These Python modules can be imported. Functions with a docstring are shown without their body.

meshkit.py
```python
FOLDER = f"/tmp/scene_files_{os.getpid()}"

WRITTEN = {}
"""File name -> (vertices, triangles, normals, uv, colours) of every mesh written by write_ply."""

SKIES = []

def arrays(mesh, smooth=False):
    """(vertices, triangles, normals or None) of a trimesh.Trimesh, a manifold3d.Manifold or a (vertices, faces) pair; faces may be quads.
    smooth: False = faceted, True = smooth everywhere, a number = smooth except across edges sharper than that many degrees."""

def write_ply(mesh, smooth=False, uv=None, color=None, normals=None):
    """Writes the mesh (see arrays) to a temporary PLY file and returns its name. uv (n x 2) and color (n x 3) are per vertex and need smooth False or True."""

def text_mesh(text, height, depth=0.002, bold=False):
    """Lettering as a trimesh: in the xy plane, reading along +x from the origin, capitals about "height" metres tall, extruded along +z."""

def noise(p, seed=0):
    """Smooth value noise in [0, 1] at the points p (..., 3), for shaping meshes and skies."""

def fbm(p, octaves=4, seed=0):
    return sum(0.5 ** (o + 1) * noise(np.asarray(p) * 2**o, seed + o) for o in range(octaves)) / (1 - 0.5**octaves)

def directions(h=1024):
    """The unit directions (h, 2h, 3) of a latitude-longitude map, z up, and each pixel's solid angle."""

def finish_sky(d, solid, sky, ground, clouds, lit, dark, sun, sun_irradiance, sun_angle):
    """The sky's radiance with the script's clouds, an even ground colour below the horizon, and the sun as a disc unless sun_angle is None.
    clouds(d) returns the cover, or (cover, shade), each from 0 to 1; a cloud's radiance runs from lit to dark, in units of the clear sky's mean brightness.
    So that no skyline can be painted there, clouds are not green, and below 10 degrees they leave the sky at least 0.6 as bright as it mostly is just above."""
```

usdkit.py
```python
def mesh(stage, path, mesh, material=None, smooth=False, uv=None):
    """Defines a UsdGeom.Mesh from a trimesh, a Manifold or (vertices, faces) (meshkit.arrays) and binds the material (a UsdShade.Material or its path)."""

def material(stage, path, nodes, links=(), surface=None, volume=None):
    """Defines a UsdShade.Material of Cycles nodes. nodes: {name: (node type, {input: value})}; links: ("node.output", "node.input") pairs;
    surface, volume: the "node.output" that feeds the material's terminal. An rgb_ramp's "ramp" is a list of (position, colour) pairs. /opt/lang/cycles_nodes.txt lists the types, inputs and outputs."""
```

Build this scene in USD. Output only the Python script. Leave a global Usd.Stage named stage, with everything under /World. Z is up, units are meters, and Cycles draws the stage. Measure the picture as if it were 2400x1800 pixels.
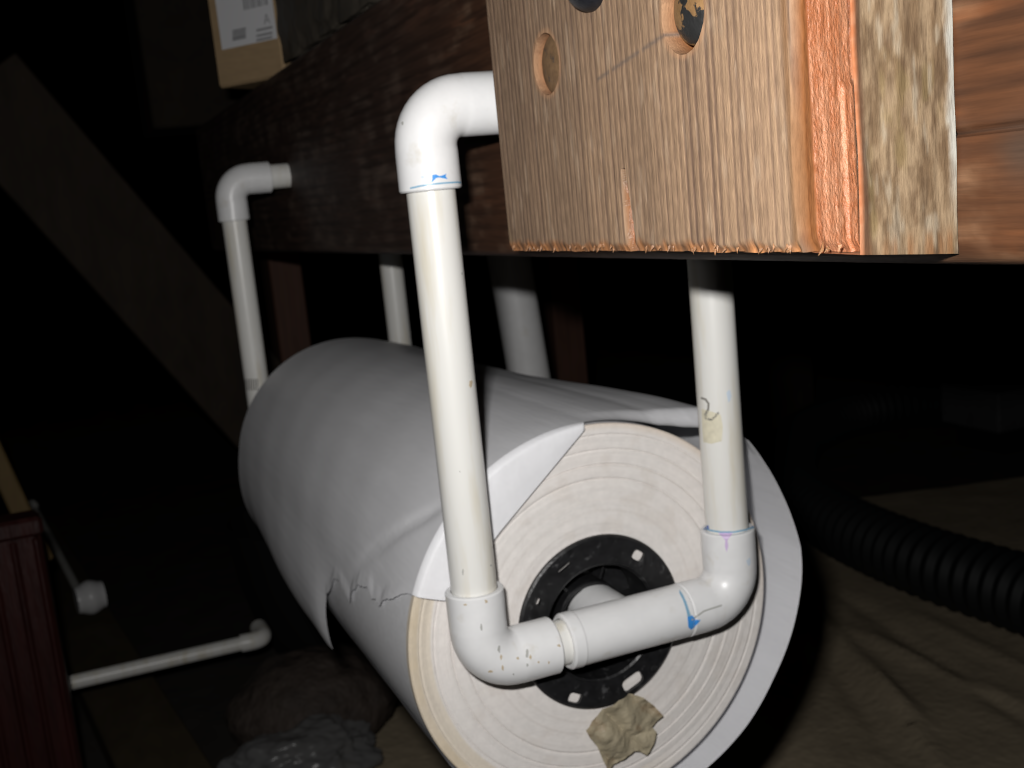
import math, numpy as np, trimesh, manifold3d, usdkit, meshkit
from pxr import Usd, UsdGeom, UsdLux, UsdShade, Gf, Sdf, Vt
from shapely.geometry import Polygon, LineString, Point
from shapely import affinity

stage = Usd.Stage.CreateInMemory()
UsdGeom.SetStageUpAxis(stage, UsdGeom.Tokens.z)
UsdGeom.SetStageMetersPerUnit(stage, 1.0)
UsdGeom.Xform.Define(stage, '/World')
UsdGeom.Scope.Define(stage, '/World/Looks')
RNG = np.random.default_rng(7)
H = 0.80                                    # height of the lens above the floor

# ------------------------------------------------------------------ camera and flash
F = 2600.0                                  # focal length in pixels of the 2400 px wide photograph
_D = np.array([-1100, -344, 2600.0]); _D /= np.linalg.norm(_D)          # along the beam, away from us (x right, y down, z forward)
_V = np.array([-130 + .108 * 14917, 14917, 2600.0]); _V -= _D * (_V @ _D); _V /= np.linalg.norm(_V)   # plumb line
_A = np.cross(_V, _D)
M = np.array([_A, _D, -_V])                 # lens axes -> world axes (x across the beam, y along it, z up)
EYE = np.array([0, 0, H])
right, up, fwd = M @ [1, 0, 0], M @ [0, -1, 0], M @ [0, 0, 1]
cam = UsdGeom.Camera.Define(stage, '/World/camera')
m = np.eye(4); m[0, :3], m[1, :3], m[2, :3], m[3, :3] = right, up, -fwd, EYE
cam.AddTransformOp().Set(Gf.Matrix4d(m.tolist()))
cam.CreateHorizontalApertureAttr(36.0); cam.CreateVerticalApertureAttr(27.0)
cam.CreateFocalLengthAttr(36.0 * F / 2400)
cam.CreateClippingRangeAttr(Gf.Vec2f(0.01, 50))
cam.CreateFStopAttr(22.0); cam.CreateFocusDistanceAttr(0.385)
cam.CreateExposureAttr(0.22)
# the camera's own little flash, left of and above the lens
fl = UsdLux.RectLight.Define(stage, '/World/camera_flash')
fm = m.copy(); fm[3, :3] = EYE + right * -.032 + up * .047 + fwd * .012
fl.AddTransformOp().Set(Gf.Matrix4d(fm.tolist()))
fl.CreateWidthAttr(.024); fl.CreateHeightAttr(.011)
fl.CreateNormalizeAttr(False)
fl.CreateIntensityAttr(4600.0)
fl.CreateColorAttr(Gf.Vec3f(1.0, .985, .965))


def ray(px, py): return M @ np.array([px - 1200.0, py - 900.0, F])
def at(px, py, axis, val):                  # the point where the sight line of a pixel meets the plane axis = val (z counted from the floor)
    r = ray(px, py); return EYE + r * ((val - EYE[axis]) / r[axis])


# ------------------------------------------------------------------ helpers
used = {}
def numbered(parent, name):
    k = (str(parent), name); n = used.get(k, 0); used[k] = n + 1
    return name if n == 0 else f'{name}_{n:03d}'
def tag(p, label=None, cat=None, group=None, kind=None):
    for k, v in (('label', label), ('category', cat), ('group', group), ('kind', kind)):
        if v: p.SetCustomDataByKey(k, v)
    return p
def path_of(parent): return '/World' if parent is None else str(parent.GetPath())
ORIGIN = {}
def thing(name, label, cat, loc=(0, 0, 0), group=None, kind=None):
    x = UsdGeom.Xform.Define(stage, '/World/' + numbered('/World', name)); x.AddTranslateOp().Set(Gf.Vec3d(*map(float, loc)))
    ORIGIN[str(x.GetPath())] = np.array(loc, float)
    return tag(x.GetPrim(), label, cat, group, kind)
def origin(p):
    s = str(p.GetPath())
    return next((ORIGIN[k] for k in (s, s.rsplit('/', 1)[0], s.rsplit('/', 2)[0]) if k in ORIGIN), np.zeros(3))
def obj(name, mesh, material, parent=None, smooth=35, label=None, tint=None):
    """mesh in world coordinates; tint: points -> colours, kept as the primvar 'tint'."""
    v, f, _ = meshkit.arrays(mesh)
    o = origin(parent) if parent is not None else np.zeros(3)
    path = path_of(parent) + '/' + numbered(path_of(parent), name)
    p = usdkit.mesh(stage, path, (v - o, f), material, smooth)
    if tint is not None:
        pts = np.array(p.GetPointsAttr().Get(), float) + o
        UsdGeom.PrimvarsAPI(p).CreatePrimvar('tint', Sdf.ValueTypeNames.Color3fArray, 'vertex').Set(Vt.Vec3fArray.FromNumpy(np.asarray(tint(pts), np.float32)))
    return tag(p.GetPrim(), label)
def box(lo, hi):
    b = trimesh.creation.box(extents=np.subtract(hi, lo)); b.apply_translation(np.add(lo, hi) / 2.0); return b
def bevel_box(size, r, T=np.eye(4)):
    s = np.array(size) / 2 - r
    pts = [(np.array([a, b, c]) * s) for a in (-1, 1) for b in (-1, 1) for c in (-1, 1)]
    d = [np.array(q) for q in ((r, 0, 0), (-r, 0, 0), (0, r, 0), (0, -r, 0), (0, 0, r), (0, 0, -r))]
    h = trimesh.convex.convex_hull(np.array([p + q for p in pts for q in d]))
    h.apply_transform(T); return h
def join(*ms): return trimesh.util.concatenate([trimesh.Trimesh(*meshkit.arrays(q)[:2], process=False) for q in ms])
def grid_faces(nr, nc, close=False):
    i, j = np.meshgrid(np.arange(nr - 1), np.arange(nc if close else nc - 1), indexing='ij')
    k = (j + 1) % nc
    q = np.stack([i * nc + j, i * nc + k, (i + 1) * nc + k, (i + 1) * nc + j], -1).reshape(-1, 4)
    return np.vstack([q[:, [0, 1, 2]], q[:, [0, 2, 3]]])
def sweep(pts, tangents, radii, n=40):
    """rings of the given radii round the path points (a point may repeat, for flat ends and steps)"""
    pts, tangents = np.asarray(pts, float), np.asarray(tangents, float)
    tangents = tangents / np.linalg.norm(tangents, axis=1, keepdims=True)
    t0 = tangents[0]; a = np.cross(t0, [0, 0, 1.0] if abs(t0[2]) < .8 else [1.0, 0, 0]); a /= np.linalg.norm(a)
    ang, rows = np.arange(n) * 2 * math.pi / n, []
    for p, t, r in zip(pts, tangents, radii):
        a = a - t * (a @ t); a /= np.linalg.norm(a); b = np.cross(t, a)
        rows.append(p + r * (np.cos(ang)[:, None] * a + np.sin(ang)[:, None] * b))
    return np.vstack(rows), grid_faces(len(rows), n, True)
def straight(p, q, prof, n=40):
    """prof: (distance from p, radius) pairs"""
    p, q = np.asarray(p, float), np.asarray(q, float); d = (q - p) / np.linalg.norm(q - p)
    return sweep([p + d * s for s, _ in prof], [d] * len(prof), [r for _, r in prof], n)
def rod(p, q, r, n=32):
    L = float(np.linalg.norm(np.subtract(q, p)))
    return straight(p, q, [(0, 1e-5), (0, r - .0006), (.0006, r), (L - .0006, r), (L, r - .0006), (L, 1e-5)], n)
def catmull(pts, per=10):
    p = np.asarray(pts, float); p = np.vstack([2 * p[0] - p[1], p, 2 * p[-1] - p[-2]]); out = []
    for i in range(1, len(p) - 2):
        for t in np.arange(per) / per:
            a, b, c, d = p[i - 1:i + 3]
            out.append(.5 * (2 * b + (c - a) * t + (2 * a - 5 * b + 4 * c - d) * t * t + (3 * b - a - 3 * c + d) * t ** 3))
    return np.array(out + [p[-2]])
def path_sweep(pts, r, n=12):
    pts = np.asarray(pts, float); t = np.gradient(pts, axis=0); rr = np.broadcast_to(r, len(pts)).copy()
    pts = np.vstack([pts[:1], pts, pts[-1:]]); t = np.vstack([t[:1], t, t[-1:]])
    return sweep(pts, t, np.concatenate([[1e-5], rr, [1e-5]]), n)
def fbm(p, o=4, seed=0): return meshkit.fbm(np.asarray(p, float), o, seed)
def n1(x, seed=0): x = np.asarray(x, float); return meshkit.noise(np.stack([x, np.zeros_like(x) + .5, np.zeros_like(x) + .5], -1), seed)
def mix(a, b, t): t = np.asarray(t)[..., None]; return np.asarray(a) * (1 - t) + np.asarray(b) * t
def step(a, b, x): t = np.clip((np.asarray(x) - a) / (b - a), 0, 1); return t * t * (3 - 2 * t)
def cast(origins, dirs, mesh):
    """nearest hits of rays from one origin: distances and face numbers"""
    v, f, _ = meshkit.arrays(mesh); A_, B_, C_ = v[f[:, 0]], v[f[:, 1]], v[f[:, 2]]
    e1, e2 = B_ - A_, C_ - A_; T, K = [], []
    for d in dirs:
        h = np.cross(d, e2); a = (e1 * h).sum(1); a = np.where(abs(a) < 1e-14, 1e-14, a); s = origins - A_
        u = (s * h).sum(1) / a; q = np.cross(s, e1); w = (q @ d) / a; t = (e2 * q).sum(1) / a
        t = np.where((u >= -1e-6) & (w >= -1e-6) & (u + w <= 1 + 1e-6) & (t > 1e-6), t, np.inf)
        k = int(np.argmin(t)); T.append(t[k]); K.append(k)
    return np.array(T), np.array(K)
def patch(poly, target, off=.00018, size=7.0):
    """a thin film (paint, glue, dirt, print) lying on the target's surface; outline as seen in the photograph"""
    v2, f2 = trimesh.creation.triangulate_polygon(poly, engine='earcut')
    v3, f3 = trimesh.remesh.subdivide_to_size(np.c_[v2, np.zeros(len(v2))], f2, size)
    tm = trimesh.Trimesh(v3, f3); tm.merge_vertices()
    dirs = np.array([ray(x, y) for x, y, _ in tm.vertices]); dirs /= np.linalg.norm(dirs, axis=1, keepdims=True)
    t, k = cast(EYE, dirs, target); ok = np.isfinite(t)
    tv, tf, _ = meshkit.arrays(target); a, b, c = (tv[tf[k, i]] for i in range(3))
    n = np.cross(b - a, c - a); n /= np.linalg.norm(n, axis=1, keepdims=True) + 1e-15
    n *= -np.sign((n * dirs).sum(1, keepdims=True))
    p = EYE + dirs * np.where(ok, t, 1)[:, None] + n * off
    keep = ok[tm.faces].all(1)
    out = trimesh.Trimesh(p, tm.faces[keep], process=False); out.remove_unreferenced_vertices()
    return out
def blob(cx, cy, rx, ry, seed, n=14, rough=.45):
    g = np.random.default_rng(seed); a = np.arange(n) * 2 * math.pi / n; r = 1 - rough * g.random(n)
    return Polygon(np.c_[cx + rx * r * np.cos(a), cy + ry * r * np.sin(a)])
def stroke(pts, w): return LineString(pts).buffer(w / 2, quad_segs=2)

# ------------------------------------------------------------------ materials
def mat(name, color, rough=.5, spec=.5, noise=None, bump=None, coat=0, tint=False, tex='object', metallic=0, sss=0, second=None):
    """color; noise = (scale xyz, amount, detail) multiplies it; bump = (scale xyz, distance); second = (colour, scale xyz, threshold, softness)"""
    N, L = {'p': ('principled_bsdf', dict(base_color=color, roughness=rough, specular_ior_level=spec, metallic=metallic, coat_weight=coat, coat_roughness=.15)),
            'tc': ('texture_coordinate', {})}, []
    out = None
    if tint: N['at'] = ('attribute', dict(attribute='tint')); out = 'at.color'
    if second:
        c2, sc, th, so = second
        N['m2'] = ('mapping', dict(scale=sc)); N['n2'] = ('noise_texture', dict(scale=1.0, detail=5.0, roughness=.6))
        N['r2'] = ('map_range', dict(from_min=th - so, from_max=th + so, clamp=True)); N['x2'] = ('mix_color', dict(a=color, b=c2))
        L += [('tc.object', 'm2.vector'), ('m2.vector', 'n2.vector'), ('n2.fac', 'r2.value'), ('r2.result', 'x2.fac')]
        if out: L.append((out, 'x2.a'))
        out = 'x2.result'
    if noise:
        sc, amt, det = noise
        N['m1'] = ('mapping', dict(scale=sc)); N['n1'] = ('noise_texture', dict(scale=1.0, detail=det, roughness=.65))
        N['r1'] = ('map_range', dict(from_min=.25, from_max=.75, to_min=1 - amt, to_max=1 + amt * .6, clamp=True))
        N['x1'] = ('mix_color', dict(blend_type='multiply', fac=1.0, a=color, use_clamp=False))
        L += [('tc.object', 'm1.vector'), ('m1.vector', 'n1.vector'), ('n1.fac', 'r1.value'), ('r1.result', 'x1.b')]
        if out: L.append((out, 'x1.a'))
        out = 'x1.result'
    if out: L.append((out, 'p.base_color'))
    if bump:
        sc, dist = bump
        N['mb'] = ('mapping', dict(scale=sc)); N['nb'] = ('noise_texture', dict(scale=1.0, detail=4.0, roughness=.6)); N['b'] = ('bump', dict(strength=1.0, distance=dist))
        L += [('tc.object', 'mb.vector'), ('mb.vector', 'nb.vector'), ('nb.fac', 'b.height'), ('b.normal', 'p.normal')]
    return usdkit.material(stage, '/World/Looks/' + name, N, L, 'p.BSDF')

PLANK = mat('weathered_plank', (.4, .3, .2), .9, .12, tint=True, noise=((1000, 1000, 170), .20, 3.0), bump=((1200, 1200, 200), .0003))
FRESH = mat('split_fresh_wood', (.55, .25, .12), .40, .55, tint=True, noise=((700, 900, 300), .3, 4.0), bump=((500, 900, 520), .0010))
BEAM = mat('old_beam', (.16, .085, .045), .6, .3, tint=True, noise=((420, 22, 420), .4, 5.0), bump=((420, 24, 420), .0004))
STEEL = mat('blackened_bolt', (.022, .022, .022), .38, .45, noise=((300, 300, 300), .3, 4.0), second=((.22, .125, .055), (95, 95, 95), .50, .015), bump=((400, 400, 400), .0004))
BLACKDOME = mat('black_bolt', (.012, .013, .017), .42, .4, noise=((500, 500, 500), .5, 4.0), bump=((700, 700, 700), .0002))
DUSTY = mat('rusty_bolt', (.17, .10, .05), .7, .3, noise=((300, 300, 300), .4, 5.0), second=((.05, .045, .045), (140, 140, 140), .6, .05))
IVORY = mat('aged_pvc', (.75, .742, .712), .33, .45, noise=((25, 25, 4), .06, 3.0), second=((.64, .585, .46), (70, 70, 8), .62, .14))
WHITE = mat('white_pvc', (.76, .76, .765), .34, .5, noise=((60, 60, 60), .06, 4.0), second=((.66, .64, .60), (55, 55, 55), .68, .08))
BLUE = mat('blue_glue', (.05, .28, .72), .3, .5)
BLUEDIM = mat('grey_blue_glue', (.22, .40, .55), .4, .5)
NAVY = mat('dark_blue_glue', (.07, .15, .45), .4, .5)
PURPLE = mat('purple_primer', (.62, .48, .72), .4, .4)
DIRT = mat('brown_dirt', (.50, .41, .29), .8, .2)
GREYDIRT = mat('grey_dirt', (.40, .40, .38), .8, .2)
PALEBLUE = mat('pale_blue_smudge', (.58, .66, .75), .4, .4)
GLUEPATCH = mat('yellowed_tape_residue', (.69, .645, .50), .5, .4, noise=((200, 200, 200), .15, 3.0))
INK = mat('dark_ink', (.24, .23, .21), .6, .3)
SEAM = mat('socket_gap_grime', (.33, .27, .19), .8, .2)
PAPER = mat('white_paper', (.775, .775, .80), .5, .3, noise=((60, 8, 60), .05, 4.0), bump=((140, 18, 140), .0004))
DISC = mat('paper_roll_end', (.66, .61, .57), .85, .1, tint=True, noise=((160, 160, 160), .08, 4.0), bump=((500, 500, 500), .0003))
BLACK = mat('black_plastic', (.012, .012, .013), .38, .5, noise=((150, 150, 150), .6, 4.0), second=((.07, .07, .072), (180, 60, 180), .66, .07), bump=((300, 300, 300), .0004))
TAPE = mat('brown_masking_tape', (.40, .345, .24), .5, .35, noise=((60, 60, 60), .3, 4.0), second=((.27, .19, .115), (45, 45, 45), .58, .06), bump=((160, 160, 160), .0015))
CARD = mat('cardboard', (.36, .25, .14), .8, .2, noise=((30, 30, 120), .15, 3.0))
CARDIN = mat('cardboard_core', (.5, .38, .25), .85, .1)
LABEL = mat('label_paper', (.66, .66, .68), .5, .4)
LABELINK = mat('label_print', (.29, .29, .30), .6, .3)
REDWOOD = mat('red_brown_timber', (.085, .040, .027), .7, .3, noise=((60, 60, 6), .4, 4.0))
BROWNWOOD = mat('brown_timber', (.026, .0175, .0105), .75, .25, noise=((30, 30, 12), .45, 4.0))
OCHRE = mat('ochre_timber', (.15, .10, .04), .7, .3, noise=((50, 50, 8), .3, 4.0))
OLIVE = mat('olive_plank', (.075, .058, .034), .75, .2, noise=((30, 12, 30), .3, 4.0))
RED = mat('red_plastic', (.030, .0062, .0052), .4, .5, noise=((60, 60, 8), .5, 4.0), bump=((120, 120, 10), .003))
FLOOR = mat('dark_floor', (.05, .044, .038), .9, .15, noise=((12, 12, 12), .4, 5.0))
SHEET = mat('brown_sheet', (.38, .31, .215), .85, .15, noise=((14, 14, 14), .22, 5.0), bump=((70, 70, 70), .003))
BIN = mat('black_bin', (.010, .010, .010), .6, .3)
HOSE = mat('black_hose', (.009, .0105, .011), .6, .28)
BAGBROWN = mat('dark_brown_bag', (.060, .046, .038), .7, .3, noise=((25, 25, 25), .5, 4.0), bump=((40, 40, 40), .01))
GREYBAG = mat('grey_brown_plastic', (.085, .072, .056), .55, .45, noise=((20, 20, 20), .35, 4.0), bump=((45, 45, 45), .002))
CLEARBAG = usdkit.material(stage, '/World/Looks/clear_plastic', {'t': ('transparent_bsdf', {'color': (.9, .9, .9)}), 'g': ('principled_bsdf', dict(base_color=(.19, .19, .19), roughness=.28, specular_ior_level=.5)), 'm': ('mix_closure', {'fac': .6})},
                           [('t.BSDF', 'm.closure1'), ('g.BSDF', 'm.closure2')], 'm.closure')
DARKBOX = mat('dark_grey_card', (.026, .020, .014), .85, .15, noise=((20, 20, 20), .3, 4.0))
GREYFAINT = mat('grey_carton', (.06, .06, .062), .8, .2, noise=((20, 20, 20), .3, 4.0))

# ------------------------------------------------------------------ the setting
XL, XR, YN, YF = .196, .368, .577, 1.255     # legs and frames
FACE, BEAMW = .262, .040                     # the beam's left face and its width
RX, RZ, RR = .285, H - .270, .125            # the roll's axis and radius
RY0, RY1 = .603, 1.207
floor = obj('floor', ([(-6, -3, 0), (8, -3, 0), (8, 9, 0), (-6, 9, 0)], [(0, 1, 2), (0, 2, 3)]), FLOOR, smooth=False)
tag(floor, 'dark floor under the bench', None, None, 'structure')

# ------------------------------------------------------------------ the beam
def beam_tint(p):
    y, z = p[:, 1], p[:, 2]
    q = np.stack([y * 14, z * 95, p[:, 0] * 40], -1)
    a = fbm(q, 5, 3); b = fbm(np.stack([y * 34, z * 62, p[:, 0] * 10], -1), 5, 9); rings = .5 + .5 * np.sin(2 * math.pi * (z * 105 + 1.5 * fbm(np.stack([y * 3, z * 9, z * 0], -1), 3, 5)))
    c = mix((.078, .030, .012), (.175, .094, .050), step(.45, .74, b))
    c = mix(c, (.045, .018, .008), step(.52, .78, rings * .28 + a * .85) * .8)
    c = mix(c, (.15, .052, .018), step(.57, .70, fbm(q * [1.3, 1.3, 1] + 7, 4, 13)) * .6)
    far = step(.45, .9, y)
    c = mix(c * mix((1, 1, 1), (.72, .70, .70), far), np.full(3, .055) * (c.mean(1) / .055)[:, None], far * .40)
    crack = np.exp(-((z - (H + .0032 + .0012 * n1(y * 30, 4))) / .00035) ** 2) * (y < .5)
    c = mix(c, (.02, .012, .008), np.clip(crack, 0, 1))
    knot = np.exp(-(((y - .243) / .008) ** 2 + ((z - (H - .003)) / .009) ** 2))
    return np.clip(mix(c, (.05, .03, .02), knot * .9), 0, 1)
def make_beam():
    ys = np.concatenate([np.linspace(-.30, .20, 26), np.arange(.2012, .345, .0012), np.arange(.348, .70, .004), np.arange(.71, 1.96, .010)])
    zb = lambda y: H - .0364 - .0086 * (y - .2); zt = H + .153
    front = np.sort(np.r_[np.linspace(0, 1, 150), .1975 + np.linspace(-.010, .010, 40)]); rows = []
    for y in ys:
        z = zb(y) + (zt - zb(y)) * front
        r = .5 + .5 * np.sin(2 * math.pi * (z * 105 + 1.5 * fbm(np.stack([y * 3 + 0 * z, z * 9, z * 0], -1), 3, 5)))
        h = .00018 * r + .0003 * fbm(np.stack([y * 8 + 0 * z, z * 140, z * 0], -1), 3, 8)
        h -= .0045 * np.exp(-((z - (H + .0032 + .0012 * n1(np.full_like(z, y * 30), 4))) / .0004) ** 2) * (y < .5)
        edge = np.minimum(z - z[0], z[-1] - z); h -= .004 * np.clip(1 - edge / .004, 0, 1) ** 2 + .004 * n1(np.full_like(z, y * 25), 6) * np.clip(1 - (z - z[0]) / .007, 0, 1)
        f = np.c_[FACE - h, np.full_like(z, y), z]
        back = np.array([[FACE + BEAMW, y, zt - .002], [FACE + BEAMW, y, (zt + z[0]) / 2], [FACE + BEAMW, y, z[0] + .002], [FACE + BEAMW - .003, y, z[0]], [FACE + BEAMW / 2, y, z[0] - .0004]])
        rows.append(np.vstack([f, back]))
    n = len(rows[0]); v = np.vstack(rows); f = grid_faces(len(rows), n, True)
    ends = []
    for k, s in ((0, 1), (len(rows) - 1, -1)):
        c = len(v) + len(ends); i = k * n + np.arange(n); j = k * n + (np.arange(n) + 1) % n
        f = np.vstack([f, np.c_[np.full(n, c), i, j] if s > 0 else np.c_[np.full(n, c), j, i]]); ends.append(rows[k].mean(0))
    return np.vstack([v, ends]), f
bm = thing('timber_beam', 'long weathered brown timber beam running back behind the bolted plank', 'beam', (FACE, .6, H))
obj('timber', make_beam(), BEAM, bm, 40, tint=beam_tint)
e = at(486, 322, 1, 1.9); obj('nail_head', trimesh.creation.icosphere(2, .007).apply_scale([1, .5, 1.4]).apply_translation([FACE + .010, 1.951, e[2]]), CARDIN, bm, True)

# ------------------------------------------------------------------ the bolted plank
PX, PY0, PY1, PT, PB = .2225, .2674, .5400, .0392, H - .0300
gr = np.random.default_rng(11); lines = []; y = PY0
while y < PY1 + .03:
    y += gr.uniform(.0038, .0052); lines.append((y, gr.uniform(.00045, .00080), gr.uniform(.5, 1))); lines.append((y + gr.uniform(.0014, .0030), .0003, gr.uniform(.1, .45)))
lines = np.array(lines)
def grain(y, z):
    w = y + .0016 * (n1(z * 14, 3) - .5) + .0010 * (n1(y * 40 + z * 25, 5) - .5) + .010 * (z - PB) * (n1(y * 15, 8) - .3)
    g = np.zeros_like(w)
    for c, s, a in lines:
        d = (w - c); g = np.maximum(g, a * np.where(d > 0, np.exp(-(d / (s * .8)) ** 2), np.exp(-(d / (s * 2.6)) ** 2)))
    return g * (.62 + .38 * n1(y * 60 + z * 20, 12))
def strip_mask(y, z):
    """where the near corner of the plank has split away, down to fresh wood"""
    t = z - PB
    left = .2955 + .0012 * np.sin(t * 60) + .0025 * (n1(z * 70, 21) - .5) - .006 * step(.10, .18, t)
    return step(left, left - .0008, y)
def chip_mask(y, z):
    t = (z - PB) / .034
    c = .4075 + .0022 * (t - .3); half = .0038 * (1 - .55 * np.clip(t, 0, 1) ** 2) * (t < 1) + .0006 * (n1(z * 300, 31) - .5)
    return step(half, half - .0006, abs(y - c)) * (t < 1) * (t > -.1)
def tear(y):
    return .0026 + .0095 * np.clip(n1(y * 210, 41) * n1(y * 75, 42) * 1.9, 0, 1) ** 1.6
def plank_h(y, z):
    h = -.00030 * grain(y, z) + .00008 * fbm(np.stack([y * 300, z * 40, y * 0], -1), 3, 2)
    s = strip_mask(y, z)
    u = np.clip((.2955 - y) / .026, 0, 1)
    h = h - s * (.0036 + .0012 * np.sin(u * 3.1) - .0024 * u + .0007 * fbm(np.stack([y * 450, z * 200, y * 0], -1), 3, 51) + .0011 * step(.74, .78, u) * step(.40, .46, n1(z * 25, 52)))
    c = chip_mask(y, z); h = h - c * (.0030 + .0010 * fbm(np.stack([y * 500, z * 60, y * 0], -1), 3, 53))
    b = step(1.0, .2, (z - PB) / tear(y)); h = h - b * (.0004 + .0022 * n1(y * 420, 54) * step(.006, 0, z - PB))
    e = np.minimum(y - PY0, PY1 - y); return h - .0022 * np.clip(1 - e / .0022, 0, 1) ** 2
def side_h(x, z):
    return .0009 * fbm(np.stack([x * 260, z * 22, x * 0], -1), 4, 61) + .0016 * (fbm(np.stack([x * 90, z * 30, x * 0 + 3], -1), 3, 62) - .5)
def make_plank():
    zs = np.concatenate([PB + np.arange(0, .012, .0008), PB + np.arange(.012, .150, .0009), PB + np.linspace(.152, .36, 14)])
    yy = np.concatenate([np.linspace(PY1, .31, 430), np.linspace(.3095, PY0, 90)[0:]])
    xx = np.linspace(PX + .0012, PX + PT, 48); rows = []
    for i, z in enumerate(zs):
        zz = np.full_like(yy, z); zf = zz + step(.05, 0, z - PB) * ((PY1 - yy) / .271 * .0022 - .0011) + (0 if i else 1) * (.0016 * n1(yy * 330, 71) - .0004)
        fr = np.c_[PX - plank_h(yy, zz), yy, zf]
        sx = np.full_like(xx, z); sd = np.c_[xx, PY0 - side_h(xx, sx) + .0008 * step(.004, 0, xx - PX), sx + step(.05, 0, z - PB) * (.0011 - .0040 * (xx - PX) / PT)]
        sd[-1, 1] += .0012
        sd[:, 1] = sd[:, 1]
        bk = np.array([[PX + PT, .33, z], [PX + PT, .45, z], [PX + PT, PY1 - .002, z], [PX + PT - .002, PY1, z], [PX + PT / 2, PY1 + .0002, z], [PX + .006, PY1 + .0002, z]])
        rows.append(np.vstack([fr, sd, bk]))
    n = len(rows[0]); v = np.vstack(rows); f = grid_faces(len(rows), n, True)[:, ::-1]; caps = []
    for k, s in ((0, 1), (len(rows) - 1, -1)):
        c = len(v) + len(caps); i = k * n + np.arange(n); j = k * n + (np.arange(n) + 1) % n
        f = np.vstack([f, np.c_[np.full(n, c), i, j] if s > 0 else np.c_[np.full(n, c), j, i]]); caps.append([PX + PT / 2, (PY0 + PY1) / 2, rows[k][:, 2].mean()])
    t = trimesh.Trimesh(np.vstack([v, caps]), f, process=False)
    if t.volume < 0: t.invert()
    return t
def xcyl(r, x0, x1, y, z, n=48):
    c = manifold3d.Manifold.cylinder(x1 - x0, r, r, n).rotate([0, 90, 0]).translate([x0, y, z]); return c
HOLES = [(.4735, H + .0549, .0137), (.356, H + .0563, .0142)]
pm = make_plank()
mm = manifold3d.Manifold(manifold3d.Mesh(np.asarray(pm.vertices, np.float32), np.asarray(pm.faces, np.uint32)))
for hy, hz, hr in HOLES: mm = mm - xcyl(hr, PX - .02, PX + .0100, hy, hz)
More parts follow.
